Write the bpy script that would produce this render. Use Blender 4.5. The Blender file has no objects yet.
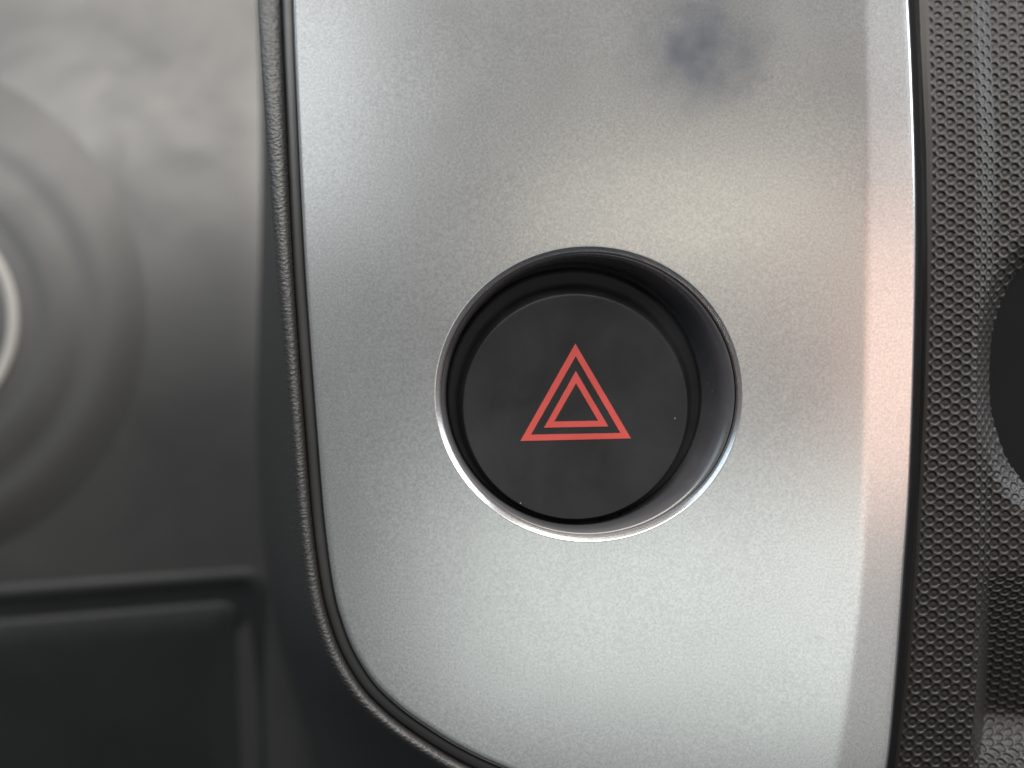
import bpy, bmesh, math
import numpy as np
from mathutils import Vector

C = bpy.context.scene.collection
sc = bpy.context.scene
MM = 0.001

# ------------------------------------------------------------------ camera
# one millimetre of the trim panel covers 12 pixels; the lens stands 100 mm in front of it
H, S, CX, CY = 100.0, 12.0, 270.0, 384.0
cam = bpy.data.cameras.new('camera')
cam_o = bpy.data.objects.new('camera', cam)
C.objects.link(cam_o)
cam_o.location = ((CX - 512) / S * MM, -H * MM, 0)
cam_o.rotation_euler = (math.radians(90), 0, 0)
cam.sensor_fit = 'HORIZONTAL'
cam.sensor_width = 36
cam.lens = 36 * H / (1024 / S)
cam.shift_x = (512 - CX) / 1024
cam.clip_start = 0.005
cam.clip_end = 50
cam.dof.use_dof = True
cam.dof.focus_distance = (H + 0.6) * MM
cam.dof.aperture_fstop = 12
sc.camera = cam_o

# ------------------------------------------------------------------ light
w = bpy.data.worlds.new('World')
sc.world = w
w.use_nodes = True
bg = w.node_tree.nodes['Background']
bg.inputs['Strength'].default_value = 1.0
# the cabin around the lens: grey at eye level, a little lighter above, dark towards the footwell
_tc = w.node_tree.nodes.new('ShaderNodeTexCoord')
_sx = w.node_tree.nodes.new('ShaderNodeSeparateXYZ')
_cr = w.node_tree.nodes.new('ShaderNodeValToRGB')
_mr = w.node_tree.nodes.new('ShaderNodeMapRange')
_mr.inputs['From Min'].default_value = -1
w.node_tree.links.new(_tc.outputs['Generated'], _sx.inputs[0])
w.node_tree.links.new(_sx.outputs['Z'], _mr.inputs['Value'])
w.node_tree.links.new(_mr.outputs['Result'], _cr.inputs['Fac'])
w.node_tree.links.new(_cr.outputs['Color'], bg.inputs['Color'])
_e = _cr.color_ramp.elements
_e[0].position, _e[0].color = 0.10, (0.05, 0.055, 0.06, 1)
_e[1].position, _e[1].color = 0.75, (0.30, 0.30, 0.30, 1)
_m = _e.new(0.38); _m.color = (0.20, 0.205, 0.21, 1)

def area(name, loc, target, sx, sy, radiance, col):
    d = bpy.data.lights.new(name, 'AREA')
    d.shape = 'RECTANGLE'
    d.size, d.size_y = sx, sy
    d.energy = radiance * math.pi * sx * sy
    d.color = col
    o = bpy.data.objects.new(name, d)
    C.objects.link(o)
    o.location = loc
    o.rotation_euler = (Vector(target) - Vector(loc)).to_track_quat('-Z', 'Y').to_euler()
    return o

area('overhead_haze_light', (0.05, -0.27, 0.46), (0, 0, 0.01), 0.70, 0.28, 10.0, (1.0, 0.95, 0.88))  # added overhead lamp; its gloss on the upper black plastics imitates haze
area('left_window_light', (-0.42, -0.22, 0.42), (0, 0, 0), 0.50, 0.42, 2.4, (0.68, 0.84, 1.0))
area('right_window_light', (0.62, -0.10, 0.27), (0, 0, 0), 0.40, 0.26, 8.0, (0.88, 0.94, 1.0))
area('warm_cabin_light', (0.43, -0.40, 0.012), (0.03, 0, 0), 0.32, 0.16, 1.22, (1.0, 0.61, 0.46))
area('right_fill_light', (0.50, -0.43, 0.0), (0.03, 0, 0), 0.20, 0.55, 0.32, (1.0, 0.98, 0.95))  # added fill that brightens the bent right edge of the panel
area('low_reflection_light', (0.180, -0.40, -0.102), (0.02, 0, -0.01), 0.29, 0.120, 1.12, (0.95, 1.0, 0.965))  # added lamp, mirrored as the bright lower part of the panel
area('warm_reflection_light', (0.155, -0.40, 0.075), (0.02, 0, 0.02), 0.14, 0.045, 1.35, (1.0, 0.91, 0.75))  # added lamp whose reflection makes the warm patch above the hole
area('left_reflection_light', (-0.030, -0.40, 0.135), (-0.015, 0, 0.02), 0.07, 0.12, 1.45, (0.92, 0.97, 1.0))  # added lamp that brightens the panel's upper left by reflection

sc.view_settings.view_transform = 'Standard'
sc.view_settings.look = 'None'
sc.view_settings.exposure = 0
sc.view_settings.gamma = 1

# ------------------------------------------------------------------ helpers
def P(px, py, d=0.0):
    """point of the dash at photo position px, py and d millimetres behind the trim face"""
    k = (H + d) / H
    return Vector(((CX + (px - CX) * k - 512) / S * MM, d * MM, -((CY + (py - CY) * k) - 384) / S * MM))

def PA(px, py, d):
    k = (H + d) / H
    return np.stack([(CX + (px - CX) * k - 512) / S * MM, d * MM, -((CY + (py - CY) * k) - 384) / S * MM], -1)

def link(name, me, m, parent=None, smooth=True):
    me.materials.append(m)
    if smooth:
        for p in me.polygons:
            p.use_smooth = True
    o = bpy.data.objects.new(name, me)
    C.objects.link(o)
    if parent is not None:
        o.parent = parent
    return o

def grid_mesh(name, co, wrap_u=False, cap=False):
    """co: (rows, cols, 3). wrap_u closes the columns into a loop; cap fills the last row"""
    R, N = co.shape[:2]
    idx = np.arange(R * N).reshape(R, N)
    if wrap_u:
        idx = np.concatenate([idx, idx[:, :1]], 1)
    a, b, c, d = idx[:-1, :-1], idx[:-1, 1:], idx[1:, 1:], idx[1:, :-1]
    faces = np.stack([a, b, c, d], -1).reshape(-1, 4).tolist()
    if cap:
        faces.append(list(range((R - 1) * N, R * N)))
    me = bpy.data.meshes.new(name)
    me.from_pydata(co.reshape(-1, 3).tolist(), [], faces)
    bm = bmesh.new(); bm.from_mesh(me)
    bmesh.ops.recalc_face_normals(bm, faces=bm.faces)
    bm.to_mesh(me); bm.free()
    return me

def face_camera(me):
    bm = bmesh.new(); bm.from_mesh(me)
    s = sum(f.normal.y * f.calc_area() for f in bm.faces)
    if s > 0:
        bmesh.ops.reverse_faces(bm, faces=bm.faces)
    bm.to_mesh(me); bm.free()

def tag(o, label, cat):
    o['label'] = label
    o['category'] = cat

def empty(name, loc):
    o = bpy.data.objects.new(name, None)
    C.objects.link(o)
    o.location = loc
    o.empty_display_size = 0.005
    bpy.context.view_layer.update()
    return o

def adopt(o, parent):
    o.parent = parent
    o.matrix_parent_inverse = parent.matrix_world.inverted()

def catmull(pts, n):
    """n points along the control polyline, evenly in control parameter"""
    p = np.array(pts, float)
    p = np.vstack([2 * p[0] - p[1], p, 2 * p[-1] - p[-2]])
    t = np.linspace(0, len(pts) - 1 - 1e-6, n)
    i = t.astype(int); f = (t - i)[:, None]
    a, b, c, d = p[i], p[i + 1], p[i + 2], p[i + 3]
    return 0.5 * (2 * b + (c - a) * f + (2 * a - 5 * b + 4 * c - d) * f ** 2 + (3 * b - a - 3 * c + d) * f ** 3)

def sstep(x, a, b):
    t = np.clip((x - a) / (b - a), 0, 1)
    return t * t * (3 - 2 * t)

# ------------------------------------------------------------------ materials
def mat(name):
    m = bpy.data.materials.new(name)
    m.use_nodes = True
    nt = m.node_tree
    return m, nt, nt.nodes['Principled BSDF']

def noise(nt, scale, detail=3, rough=0.5, vec=None, dist=0.0):
    n = nt.nodes.new('ShaderNodeTexNoise')
    n.inputs['Scale'].default_value = scale
    n.inputs['Detail'].default_value = detail
    n.inputs['Roughness'].default_value = rough
    n.inputs['Distortion'].default_value = dist
    if vec is not None:
        nt.links.new(vec, n.inputs['Vector'])
    return n.outputs['Fac']

def coords(nt, scale=None):
    t = nt.nodes.new('ShaderNodeTexCoord')
    if scale is None:
        return t.outputs['Object']
    mp = nt.nodes.new('ShaderNodeMapping')
    mp.inputs['Scale'].default_value = scale
    nt.links.new(t.outputs['Object'], mp.inputs['Vector'])
    return mp.outputs['Vector']

def ramp(nt, fac, a, b, lo, hi):
    r = nt.nodes.new('ShaderNodeMapRange')
    for k, v in (('From Min', a), ('From Max', b), ('To Min', lo), ('To Max', hi)):
        r.inputs[k].default_value = v
    nt.links.new(fac, r.inputs['Value'])
    return r.outputs['Result']

def mixcol(nt, fac, a, b):
    n = nt.nodes.new('ShaderNodeMix')
    n.data_type = 'RGBA'
    n.inputs[6].default_value = (*a, 1) if isinstance(a, tuple) else (0, 0, 0, 1)
    n.inputs[7].default_value = (*b, 1) if isinstance(b, tuple) else (0, 0, 0, 1)
    if not isinstance(a, tuple): nt.links.new(a, n.inputs[6])
    if not isinstance(b, tuple): nt.links.new(b, n.inputs[7])
    nt.links.new(fac, n.inputs[0])
    return n.outputs[2]

def bump(nt, bsdf, hgt, strength, dist):
    b = nt.nodes.new('ShaderNodeBump')
    b.inputs['Strength'].default_value = strength
    b.inputs['Distance'].default_value = dist
    nt.links.new(hgt, b.inputs['Height'])
    nt.links.new(b.outputs['Normal'], bsdf.inputs['Normal'])

def math_node(nt, op, a, b=None):
    n = nt.nodes.new('ShaderNodeMath'); n.operation = op
    for i, v in enumerate((a, b)):
        if v is None: continue
        if isinstance(v, (int, float)): n.inputs[i].default_value = v
        else: nt.links.new(v, n.inputs[i])
    return n.outputs[0]

def silver_paint():
    m, nt, b = mat('satin_silver_paint')
    v = coords(nt)
    b.inputs['Metallic'].default_value = 1.0
    fl = noise(nt, 5200, 2, 0.6, v)
    flake = mixcol(nt, ramp(nt, fl, 0.3, 0.7, 0, 1), (0.55, 0.555, 0.555), (0.70, 0.705, 0.70))
    # a bluish grey blotch near the top of the panel
    cpt = P(703, 46)
    sub = nt.nodes.new('ShaderNodeVectorMath'); sub.operation = 'DISTANCE'
    warp = nt.nodes.new('ShaderNodeTexNoise'); warp.inputs['Scale'].default_value = 260; warp.inputs['Detail'].default_value = 2
    nt.links.new(v, warp.inputs['Vector'])
    ad = nt.nodes.new('ShaderNodeVectorMath'); ad.operation = 'MULTIPLY_ADD'
    nt.links.new(warp.outputs['Color'], ad.inputs[0]); ad.inputs[1].default_value = (0.005,) * 3
    off = nt.nodes.new('ShaderNodeVectorMath'); off.operation = 'ADD'
    nt.links.new(v, off.inputs[0]); off.inputs[1].default_value = (-0.0025,) * 3
    nt.links.new(off.outputs[0], ad.inputs[2])
    nt.links.new(ad.outputs[0], sub.inputs[0]); sub.inputs[1].default_value = cpt
    sm = nt.nodes.new('ShaderNodeMapRange'); sm.interpolation_type = 'SMOOTHSTEP'
    sm.inputs['From Min'].default_value = 0.0004; sm.inputs['From Max'].default_value = 0.0076
    sm.inputs['To Min'].default_value = 1; sm.inputs['To Max'].default_value = 0
    nt.links.new(sub.outputs['Value'], sm.inputs['Value'])
    blot = math_node(nt, 'MULTIPLY', sm.outputs[0], ramp(nt, noise(nt, 420, 2, 0.5, v), 0.3, 0.7, 0.55, 1.0))
    col = mixcol(nt, blot, flake, (0.27, 0.29, 0.35))
    # sparse dust specks
    vo = nt.nodes.new('ShaderNodeTexVoronoi'); vo.inputs['Scale'].default_value = 190
    nt.links.new(v, vo.inputs['Vector'])
    spk = math_node(nt, 'LESS_THAN', vo.outputs['Distance'], 0.016)
    nt.links.new(mixcol(nt, math_node(nt, 'MULTIPLY', spk, 0.5), col, (0.30, 0.29, 0.28)), b.inputs['Base Color'])
    nt.links.new(ramp(nt, noise(nt, 90, 3, 0.6, v), 0.3, 0.7, 0.23, 0.265), b.inputs['Roughness'])
    grain = noise(nt, 4600, 2, 0.6, v)
    bump(nt, b, grain, 0.055, 0.00003)
    return m

def black_plastic(name, col, r0, r1, spec=0.5, grain=0.0, gscale=6000, mscale=120, vary=(0.85, 1.2), dust=0.0):
    m, nt, b = mat(name)
    v = coords(nt)
    mott = noise(nt, mscale, 4, 0.6, v, 0.4)
    c_ = mixcol(nt, ramp(nt, mott, 0.3, 0.7, 0, 1), tuple(c * vary[0] for c in col), tuple(c * vary[1] for c in col))
    if dust:
        vo = nt.nodes.new('ShaderNodeTexVoronoi'); vo.inputs['Scale'].default_value = 330
        nt.links.new(v, vo.inputs['Vector'])
        lint = math_node(nt, 'LESS_THAN', vo.outputs['Distance'], 0.022)
        c_ = mixcol(nt, math_node(nt, 'MULTIPLY', lint, dust), c_, (0.30, 0.28, 0.26))
    nt.links.new(c_, b.inputs['Base Color'])
    nt.links.new(ramp(nt, mott, 0.3, 0.7, r0, r1), b.inputs['Roughness'])
    b.inputs['Specular IOR Level'].default_value = spec
    if grain:
        bump(nt, b, noise(nt, gscale, 2, 0.6, v), grain, 0.00003)
    return m

def leather_grain():
    m, nt, b = mat('grained_black_vinyl')
    v = coords(nt)
    b.inputs['Base Color'].default_value = (0.026, 0.025, 0.024, 1)
    b.inputs['Roughness'].default_value = 0.55
    b.inputs['Specular IOR Level'].default_value = 0.9
    vs = coords(nt, (1, 1, 1.5))
    wv = nt.nodes.new('ShaderNodeTexNoise'); wv.inputs['Scale'].default_value = 700
    nt.links.new(vs, wv.inputs['Vector'])
    ad = nt.nodes.new('ShaderNodeVectorMath'); ad.operation = 'MULTIPLY_ADD'
    nt.links.new(wv.outputs['Color'], ad.inputs[0]); ad.inputs[1].default_value = (0.0007,) * 3
    nt.links.new(vs, ad.inputs[2])
    vo = nt.nodes.new('ShaderNodeTexVoronoi'); vo.feature = 'SMOOTH_F1'
    vo.inputs['Scale'].default_value = 3000
    nt.links.new(ad.outputs[0], vo.inputs['Vector'])
    inv = math_node(nt, 'SUBTRACT', 1.0, vo.outputs['Distance'])
    h = math_node(nt, 'ADD', inv, math_node(nt, 'MULTIPLY', noise(nt, 2600, 3, 0.6, v), 0.5))
    bump(nt, b, h, 0.85, 0.00010)
    return m

M_silver = silver_paint()
M_gasket = black_plastic('black_gasket', (0.032, 0.031, 0.031), 0.45, 0.58, 0.65, 0.05)
M_leather = leather_grain()
M_cap = black_plastic('black_button_plastic', (0.012, 0.012, 0.0135), 0.36, 0.56, 0.30, 0.10, 5000, 120, (0.6, 1.6), 0.6)
M_wall = black_plastic('black_recess_plastic', (0.050, 0.049, 0.053), 0.24, 0.34, 1.0, 0.10, 4500, 160, (0.8, 1.25), 0.5)
M_trim = black_plastic('dimpled_black_plastic', (0.014, 0.0122, 0.0112), 0.42, 0.52, 0.42, 0.08, 7000, 90)
M_dark = black_plastic('smooth_black_plastic', (0.005, 0.005, 0.006), 0.55, 0.7, 0.1)
M_plate = black_plastic('dusty_black_plastic', (0.014, 0.0135, 0.013), 0.40, 0.60, 1.0, 0, 6000, 55)
M_screen = black_plastic('smoked_screen', (0.011, 0.0115, 0.0120), 0.48, 0.60, 0.35, 0, 6000, 60)
M_dial = black_plastic('dial_grey_plastic', (0.018, 0.017, 0.016), 0.52, 0.62, 1.0, 0, 6000, 60)
M_ring = black_plastic('pale_ring_plastic', (0.34, 0.33, 0.31), 0.40, 0.50, 0.5, 0, 6000, 60)
M_red = black_plastic('red_print', (0.43, 0.056, 0.047), 0.45, 0.55, 0.4, 0.05)

# ------------------------------------------------------------------ setting: the dash behind everything
bm = bmesh.new()
bmesh.ops.create_cube(bm, size=1)
for v_ in bm.verts:
    v_.co = Vector((v_.co.x * 0.40, 0.135 + v_.co.y * 0.03, v_.co.z * 0.34))
me = bpy.data.meshes.new('dashboard'); bm.to_mesh(me); bm.free()
dash = link('dashboard', me, M_dark, smooth=False)
dash['kind'] = 'structure'

# ------------------------------------------------------------------ silver trim panel
EDGE = [(291, -150), (293, 0), (298, 130), (304, 255), (309, 330), (316.6, 430), (324, 520), (333, 587), (342, 622), (354, 652),
        (373, 682), (395, 704), (420, 723), (458, 747), (502, 768), (570, 793), (680, 815), (840, 828)]
RIGHT = [(872, 828), (887, 768), (897, 670), (905, 565), (911, 480), (915.5, 350), (916.5, 230), (913.5, 110), (908.5, 0), (899, -150)]
BEND = [(818, 840), (836, 768), (850, 670), (860, 580), (865, 490), (868, 350), (868, 200), (867, 100), (865, 0), (861, -160)]
HX, HY, HRX, HRY = 588.5, 394.0, 154.0, 148.0

def poly_hit(pts, cx, cy, dx, dy):
    best = None
    for (x0, y0), (x1, y1) in zip(pts[:-1], pts[1:]):
        ex, ey = x1 - x0, y1 - y0
        den = dx * ey - dy * ex
        if abs(den) < 1e-9: continue
        t = ((x0 - cx) * ey - (y0 - cy) * ex) / den
        s = ((x0 - cx) * dy - (y0 - cy) * dx) / den
        if t > 0 and -1e-6 <= s <= 1 + 1e-6 and (best is None or t < best):
            best = t
    return best

e_s = catmull(EDGE, 300); r_s = catmull(RIGHT, 200); b_s = catmull(BEND, 200)
outline = [tuple(p) for p in e_s] + [tuple(p) for p in r_s] + [tuple(e_s[0])]
bend_l = [tuple(p) for p in b_s]
bend_y = b_s[::-1, 1]; bend_x = b_s[::-1, 0]
TILT = math.tan(math.radians(9.0))

def panel_depth(x, y):
    bx = np.interp(y, bend_y, bend_x)
    t = (x - bx)
    soft = 5.0
    f = np.where(t < -soft, 0, np.where(t > soft, t, (t + soft) ** 2 / (4 * soft)))
    crown = ((x - 588) / 320) ** 2 * 0.25 + ((y - 394) / 380) ** 2 * 0.30      # millimetres: barely domed
    return f * TILT / S + crown

N = 720
rings = []
ang = np.linspace(0, 2 * math.pi, N, endpoint=False)
lip = []
for off, dep in [(0.0, 0.0), (0.35, 0.004), (0.8, 0.025), (1.3, 0.062), (2.4, 0.145), (4.0, 0.268), (5.4, 0.38), (6.4, 0.50), (7.0, 0.60), (7.2, 0.70)]:
    lip.append((off, dep))                           # eased edge, bevel, then the bore
lip = lip[::-1]
rows = []
hit_o = []; hit_b = []
for a in ang:
    dx, dy = math.cos(a), math.sin(a)
    hit_o.append(poly_hit(outline, HX, HY, dx, dy))
    hb = poly_hit(bend_l, HX, HY, dx, dy)
    hit_b.append(hb if hb and hb < hit_o[-1] - 14 else None)
hit_o = np.array(hit_o)
ca, sa = np.cos(ang), np.sin(ang)
rin = 1 / np.sqrt((ca / HRX) ** 2 + (sa / HRY) ** 2)
# inner wall stub of the lip, then the lip, then the face
rows.append((rin - 8.0, 2.0))
for off, dep in lip:
    rows.append((rin - off, dep))
rows.append((rin + 1.0, 0.0))
rows.append((rin + 6.0, 0.0))
hb = np.array([h_ if h_ else np.nan for h_ in hit_b])
hbv = np.where(np.isnan(hb), hit_o - 34, hb)
mid_end = hbv - 7
for f in (0.12, 0.3, 0.5, 0.7, 0.88, 1.0):
    rows.append((rin + 6 + (mid_end - rin - 6) * f, 0.0))
for q in (-5, -3, -1, 1, 3, 5, 7):                   # across the soft bend
    rows.append((hbv + q, 0.0))
out_in = hit_o - 3.8
for f in (0.15, 0.35, 0.6, 0.85, 1.0):
    rows.append((hbv + 7 + (out_in - hbv - 7) * f, 0.0))
for k in range(1, 8):                                # rounded outer edge
    a = k / 7 * math.pi / 2
    rows.append((out_in + 3.8 * math.sin(a), 0.30 * (1 - math.cos(a))))
rows.append((hit_o + 0.0, 7.0))
co = []
for rr, dep in rows:
    x = HX + rr * ca; y = HY + rr * sa
    co.append(PA(x, y, panel_depth(x, y) + dep))
me = grid_mesh('silver_panel', np.array(co), wrap_u=True)
face_camera(me)
panel = link('silver_panel', me, M_silver)
tag(panel, 'satin silver trim panel with rounded lower left corner surrounding the black button', 'trim panel')

# black gasket strip that follows the panel's left edge and corner
def offset_curve(pts):
    t = np.gradient(pts, axis=0)
    t /= np.linalg.norm(t, axis=1, keepdims=True)
    return np.stack([-t[:, 1], t[:, 0]], -1)          # points away from the panel (left / down)

n_left = offset_curve(e_s)
prof = [(-1.0, 3.5), (-0.6, 1.3), (0.6, 0.85), (2.0, 0.78), (5.0, 0.75), (8.5, 0.80), (10.5, 1.0), (11.5, 1.5), (12.0, 4.0)]
co = []
for off, dep in prof:
    p = e_s + n_left * off
    co.append(PA(p[:, 0], p[:, 1], panel_depth(p[:, 0], p[:, 1]) + dep + 5.0 * (np.clip(330 - p[:, 1], 0, 500) / 330) ** 2))
me = grid_mesh('edge_gasket', np.array(co)); face_camera(me)
link('edge_gasket', me, M_gasket, panel)

# ------------------------------------------------------------------ button housing (black funnel in the hole)
nh = 256
ah = np.linspace(0, 2 * math.pi, nh, endpoint=False)
ch, sh = np.cos(ah), np.sin(ah)
rows = [(149.0, 143.0, 0.66, 588.6), (147.0, 141.0, 0.66, 588.6), (145.0, 139.4, 0.80, 588.5), (142.8, 137.9, 1.08, 588.3), (140.6, 136.6, 1.42, 587.8),
        (138.6, 135.5, 1.95, 587.2), (137.0, 134.8, 2.6, 586.6), (135.8, 134.3, 3.2, 586.0), (134.6, 133.9, 3.6, 585.6), (133.6, 133.4, 3.8, 585.5), (128, 128, 4.3, 585.5), (124, 124, 8.0, 585.5)]
co = []
for rx, ry, d, hx in rows:
    k = (H + d) / H
    x, y = hx + rx * ch, 394.3 + ry * sh
    co.append(PA(CX + (x - CX) / k, CY + (y - CY) / k, np.full(nh, d)))
me = grid_mesh('button_housing', np.array(co), wrap_u=True); face_camera(me)
hous = link('button_housing', me, M_wall)
tag(hous, 'round black plastic recess sunk into the silver panel around the button', 'button recess')

# ------------------------------------------------------------------ hazard button
hz = empty('hazard_button', P(578, 400, 5.0))
tag(hz, 'round black hazard warning button with red double triangle', 'push button')
base = (585.5, 395.2, 131.6, 3.65); top = (582.6, 407.6, 114.6, 2.42)
co = []
steps = [(0, 3.0), (0.0, 0.0)]
prof = [(0.0, 2.5), (0.0, 0.15), (0.03, 0.0), (0.2, -0.04), (0.5, -0.12), (0.62, -0.2), (0.7, -0.36), (0.8, -0.68), (0.9, -1.0), (0.94, -1.13), (0.965, -1.19), (0.99, -1.22), (1.02, -1.232), (1.06, -1.235), (1.15, -1.235)]
for f, dz in prof:
    cx = base[0] + (top[0] - base[0]) * f; cy = base[1] + (top[1] - base[1]) * f
    r = base[2] + (top[2] - base[2]) * f
    d = base[3] + dz
    k = (H + d) / H
    x, y = cx + r * ch, cy + r * sh
    co.append(PA(CX + (x - CX) / k, CY + (y - CY) / k, np.full(nh, d)))
FACE = 2.42
for q in (0.93, 0.8, 0.6, 0.4, 0.2, 0.03):           # faintly dished face
    r = top[2] * q
    d = FACE + 0.22 * (1 - q * q)
    k = (H + d) / H
    x, y = top[0] + r * ch, top[1] + r * sh
    co.append(PA(CX + (x - CX) / k, CY + (y - CY) / k, np.full(nh, d)))
me = grid_mesh('button_cap', np.array(co), wrap_u=True, cap=True); face_camera(me)
cap = link('button_cap', me, M_cap)
adopt(cap, hz)
bpy.context.view_layer.update()

def face_d(px, py):
    k = (H + FACE) / H
    x, y = CX + (px - CX) * k, CY + (py - CY) * k
    q = math.hypot(x - top[0], y - top[1]) / top[2]
    return FACE + 0.22 * (1 - q * q) - 0.035

def triangle_frame(name, outer, inner):
    bm = bmesh.new()
    nseg = 14
    ro, ri = [], []
    for tri, lst in ((outer, ro), (inner, ri)):
        for i in range(3):
            a, b = tri[i], tri[(i + 1) % 3]
            for s in range(nseg):
                f = s / nseg
                x, y = a[0] + (b[0] - a[0]) * f, a[1] + (b[1] - a[1]) * f
                lst.append((x, y))
    def vs(lst, dd):
        return [bm.verts.new(P(x, y, face_d(x, y) + dd)) for x, y in lst]
    fo, fi, bo, bi = vs(ro, 0), vs(ri, 0), vs(ro, 0.06), vs(ri, 0.06)
    n = len(ro)
    for i in range(n):
        j = (i + 1) % n
        bm.faces.new((fo[i], fo[j], fi[j], fi[i]))
        bm.faces.new((fo[j], fo[i], bo[i], bo[j]))
        bm.faces.new((fi[i], fi[j], bi[j], bi[i]))
    bmesh.ops.recalc_face_normals(bm, faces=bm.faces)
    me = bpy.data.meshes.new(name); bm.to_mesh(me); bm.free()
    face_camera(me)
    o = link(name, me, M_red, smooth=False)
    o.parent = cap
    o.matrix_parent_inverse = cap.matrix_world.inverted()
    return o

triangle_frame('outer_triangle', [(575.3, 343.6), (630.9, 438.4), (520.3, 441.0)], [(575.7, 356.2), (620.5, 433.0), (531.0, 434.6)])
triangle_frame('inner_triangle', [(575.8, 371.0), (608.3, 426.4), (544.0, 427.7)], [(576.0, 383.2), (598.2, 420.8), (554.2, 421.5)])

# ------------------------------------------------------------------ grained hood edge beside the panel
BACK = [(256, -150), (258, 0), (261, 130), (260, 255), (258, 330), (257, 430), (262, 520), (268, 570), (272, 600), (278, 630),
        (288, 665), (297, 695), (307, 728), (317, 765), (328, 800), (345, 850), (380, 900), (420, 950)]
nr = 500
e2 = catmull(EDGE, nr); b2 = catmull(BACK, nr); nl = offset_curve(e2)
yy = e2[:, 1]
wide = np.interp(yy, [-150, 0, 150, 300, 420, 600, 830], [16, 15, 11, 7, 5, 6, 8])
rise_in = np.interp(yy, [-150, 60, 330], [0.30, 0.35, 1.05])
fall_out = np.interp(yy, [-150, 60, 330], [0.30, 0.40, 1.0]) * (0.06 * wide + 0.9)
rows = []
def hrow(off, d):
    p = e2 + nl * (off[:, None] if isinstance(off, np.ndarray) else off)
    rows.append(PA(p[:, 0], p[:, 1], d + lean))
z = np.zeros(nr)
lean = 6.0 * (np.clip(330 - yy, 0, 500) / 330) ** 2       # the hood leans back towards its top
hrow(10.2 + z, 5.0)
hrow(10.8 + z, 2.2)
hrow(12.2 + z, 0.3 + rise_in)
for k in range(0, 9):                                # inner round-over up to the crest
    a = k / 8 * math.pi / 2
    hrow(13.4 + 7.3 * (1 - math.cos(a)) + z, 0.2 + rise_in * (1 - math.sin(a)))
for k in range(1, 13):                               # outer round-over down into the well
    a = k / 12 * math.pi / 2 * 0.95
    hrow(20.7 + wide * math.sin(a), 0.2 + fall_out * (1 - math.cos(a)))
last = e2 + nl * (20.7 + wide * math.sin(math.pi / 2 * 0.95))[:, None]
dl = lean + 0.2 + fall_out * (1 - math.cos(math.pi / 2 * 0.95))
for f in (0.03, 0.08, 0.15, 0.25, 0.4, 0.6, 0.8, 1.0):
    d = dl + (38.0 - dl) * f
    # straight in space between ridge and back edge
    A = PA(last[:, 0], last[:, 1], dl); B = PA(b2[:, 0], b2[:, 1], np.full(nr, 38.0))
    rows.append(A + (B - A) * f)
me = grid_mesh('dash_hood', np.array(rows))
bm = bmesh.new(); bm.from_mesh(me)
bm.faces.ensure_lookup_table()
bm.to_mesh(me); bm.free()
face_camera(me)
hood = link('dash_hood', me, M_leather)
tag(hood, 'grained black dash hood edge curving along the left of the silver panel', 'dash hood')

# ------------------------------------------------------------------ instrument cluster, deep behind the hood
cl = empty('instrument_cluster', P(100, 420, 40))
tag(cl, 'dark blurred instrument cluster with round dial and rectangular display, left of the hood', 'instrument cluster')

def plate_depth(y):
    return 40.0 + 14.0 * (np.clip(430 - y, 0, 700) / 430) ** 2 + 3.5 * (np.clip(y - 430, 0, 700) / 340) ** 2

xs = np.linspace(-190, 330, 40); ys = np.linspace(-170, 960, 120)
X, Y = np.meshgrid(xs, ys)
me = grid_mesh('backplate', PA(X, Y, plate_depth(Y))); face_camera(me)
adopt(link('backplate', me, M_plate), cl)

GX, GY = -100.0, 321.0
def revolve(name, prof, m, parent, wob=True):
    n = 220
    a = np.linspace(0, 2 * math.pi, n, endpoint=False)
    co = []
    for r, d in prof:
        d = 40.2 - (40.2 - d) * 0.5
        x, y = GX + r * np.cos(a), GY + r * np.sin(a)
        lean = plate_depth(y) - 40.0
        co.append(PA(x, y, d + lean * 0.97))
    me = grid_mesh(name, np.array(co), wrap_u=True); face_camera(me)
    o = link(name, me, m)
    bpy.context.view_layer.update()
    adopt(o, parent)
    return o
dial = revolve('dial', [(2, 37.9), (60, 37.9), (132, 38.0), (139, 38.0), (145, 37.7), (153, 37.6), (166, 37.65), (174, 37.85), (180, 38.1), (186, 38.15), (193, 38.1), (200, 37.9), (208, 37.9), (216, 38.1), (230, 38.8), (246, 39.8), (262, 40.5)], M_dial, cl)
bpy.context.view_layer.update()
revolve('dial_ring', [(107, 38.2), (108.5, 37.4), (111, 37.1), (115, 37.1), (118, 37.4), (119.5, 38.2)], M_ring, dial)

def rounded(corners, rad, n=10):
    pts = []
    L = len(corners)
    for i in range(L):
        p = np.array(corners[i], float); a = np.array(corners[i - 1], float); b = np.array(corners[(i + 1) % L], float)
        u = (a - p) / np.linalg.norm(a - p); v_ = (b - p) / np.linalg.norm(b - p)
        for k in range(n + 1):
            t = k / n
            q0 = p + u * rad * (1 - t); q1 = p + v_ * rad * t
            pts.append(q0 * (1 - t) + q1 * t)
    return np.array(pts)
def framed(off, rad):
    return rounded([(-150 + off, 602 + off), (262 - off, 572 + off), (271 - off, 880 - off), (-150 + off, 880 - off)], rad)
rows = []
for off, rad, d in [(-8, 26, 40.2), (-3, 24, 39.75), (2, 22, 39.5), (6, 20, 39.5), (10, 19, 39.7), (14, 18, 39.9), (32, 16, 39.9)]:
    p = framed(off, rad)
    rows.append(PA(p[:, 0], p[:, 1], d + plate_depth(p[:, 1]) - 40.0))
me = grid_mesh('display_frame', np.array(rows), wrap_u=True); face_camera(me)
adopt(link('display_frame', me, M_screen), cl)
rows = []
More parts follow.
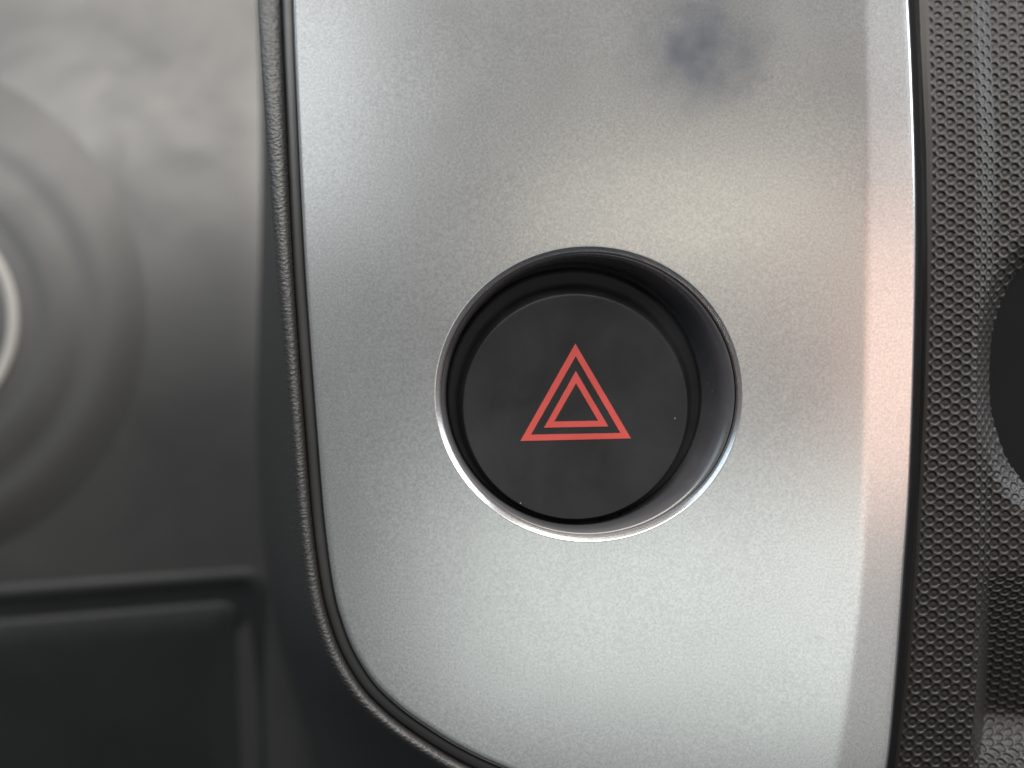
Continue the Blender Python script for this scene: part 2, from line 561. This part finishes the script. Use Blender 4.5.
for off, rad, d in [(27, 15, 39.88), (29, 14, 39.3), (33, 13, 39.0), (60, 10, 39.0)]:
    p = framed(off, rad)
    rows.append(PA(p[:, 0], p[:, 1], d + plate_depth(p[:, 1]) - 40.0))
me = grid_mesh('display_screen', np.array(rows), wrap_u=True, cap=True); face_camera(me)
adopt(link('display_screen', me, M_screen), cl)

# ------------------------------------------------------------------ dimpled trim on the right
STEP = 0.75
ry = np.arange(-60, 832, STEP)
rv = r_s[::-1]
edge_x = np.interp(ry, rv[:, 1], rv[:, 0])
tex_x = np.interp(ry, [-60, 0, 150, 250, 400, 560, 680, 768, 830], [925, 928, 932, 931, 927, 918, 908, 897, 889])
ncol = int(170 / STEP)
X = (edge_x + 6)[:, None] + np.arange(ncol)[None, :] * STEP
Y = np.repeat(ry[:, None], ncol, 1)
t0 = (X - tex_x[:, None])
sh_ = np.interp(ry, [-60, 40, 300], [-7, -6, 0])[:, None]
depth = 8 + 30 * (1 - sstep(t0, -12 + sh_, -2 + sh_)) + 3.0 * (1 - sstep(t0, -3, 4))       # pixel units, positive = away
bl = np.interp(ry, [-60, 0, 150, 230, 400, 560, 700, 768, 830], [969, 972, 979, 977, 975, 977, 973, 966, 960])[:, None]
bw = np.interp(ry, [-60, 150, 230, 560, 830], [19, 19, 20, 14, 14])[:, None]
drop = np.interp(ry, [-60, 240, 330, 560, 640, 830], [9, 9, 9, 8, 10, 12])[:, None]
fold = np.clip((X - bl) / bw, 0, 1)
fold = np.where(fold < 0.12, fold ** 2 / 0.24, np.where(fold > 0.88, 0.88 - (1 - fold) ** 2 / 0.24 - 0.0, fold - 0.06))
depth = depth + drop * fold / 0.88
e = np.sqrt(((X - 1052) / 80) ** 2 + ((Y - 375) / 150) ** 2)
depth = depth + 32 * sstep(1.02 - e, 0.0, 0.40) + 70 * sstep(0.64 - e, 0.0, 0.3)
low = sstep(X, bl + 3, bl + 14)
rise = np.clip((Y - 570) / 145, 0, 1) ** 1.2 * 40
back = sstep(Y - 0.13 * (X - 968), 700, 775) * 46
depth = depth + low * (rise - back)
depth = depth + 46 * (np.clip(330 - Y, 0, 400) / 330) ** 2          # the trim leans back towards its top
depth = depth + 30 * (np.clip(Y - 440, 0, 400) / 330) ** 2           # and tucks under at its foot
for _ in range(2):                                   # soften creases a touch
    depth[1:-1] = (depth[:-2] + 2 * depth[1:-1] + depth[2:]) / 4
    depth[:, 1:-1] = (depth[:, :-2] + 2 * depth[:, 1:-1] + depth[:, 2:]) / 4
gx = np.gradient(depth, STEP, axis=1); gy = np.gradient(depth, STEP, axis=0)
gxs = np.where(t0 > 0, gx, 0)
U = np.cumsum(np.sqrt(1 + np.clip(gxs, -2, 2) ** 2) * (1 + 0.55 * ((fold > 0) & (fold < 0.88))) * STEP, axis=1)
i0 = np.argmin(np.abs(t0), axis=1)
U = U - U[np.arange(len(ry)), i0][:, None]
V = Y + (X > bl + 8) * (0.45 * np.clip(Y - 575, 0, 135) + 0.1 * np.clip(Y - 710, 0, 200))
PV = 11.2; PU = PV * 0.866
best = np.full(X.shape, 99.0)
ci = np.floor(U / PU)
for di in (-1, 0, 1, 2):
    c = ci + di
    vy = V - np.mod(c, 2) * PV / 2
    dv = vy - np.round(vy / PV) * PV
    du = U - c * PU
    best = np.minimum(best, np.hypot(du, dv))
mask = sstep(t0, 0, 3) * sstep(e, 0.74, 0.80)
dim = sstep(5.3 - best, 0, 1.9) * 1.7 - 0.7 * np.exp(-(best / 1.9) ** 2)
depth = depth + mask * dim
me = grid_mesh('dimpled_trim', PA(X, Y, depth / S)); face_camera(me)
trim = link('dimpled_trim', me, M_trim)
tag(trim, 'black honeycomb dimpled plastic trim with a fold, right of the silver panel', 'trim panel')

# smooth black insert sunk in the oval opening of the trim
n = 160
a = np.linspace(0, 2 * math.pi, n, endpoint=False)
co = []
for q, d in [(1.0, 6.0), (1.0, 3.3), (0.985, 3.05), (0.96, 3.0), (0.9, 3.02), (0.7, 3.1), (0.4, 3.2), (0.05, 3.25)]:
    co.append(PA(1062 + 86 * q * np.cos(a), 374 + 152 * q * np.sin(a), np.full(n, d)))
me = grid_mesh('black_insert', np.array(co), wrap_u=True, cap=True); face_camera(me)
link('black_insert', me, M_dark, trim)
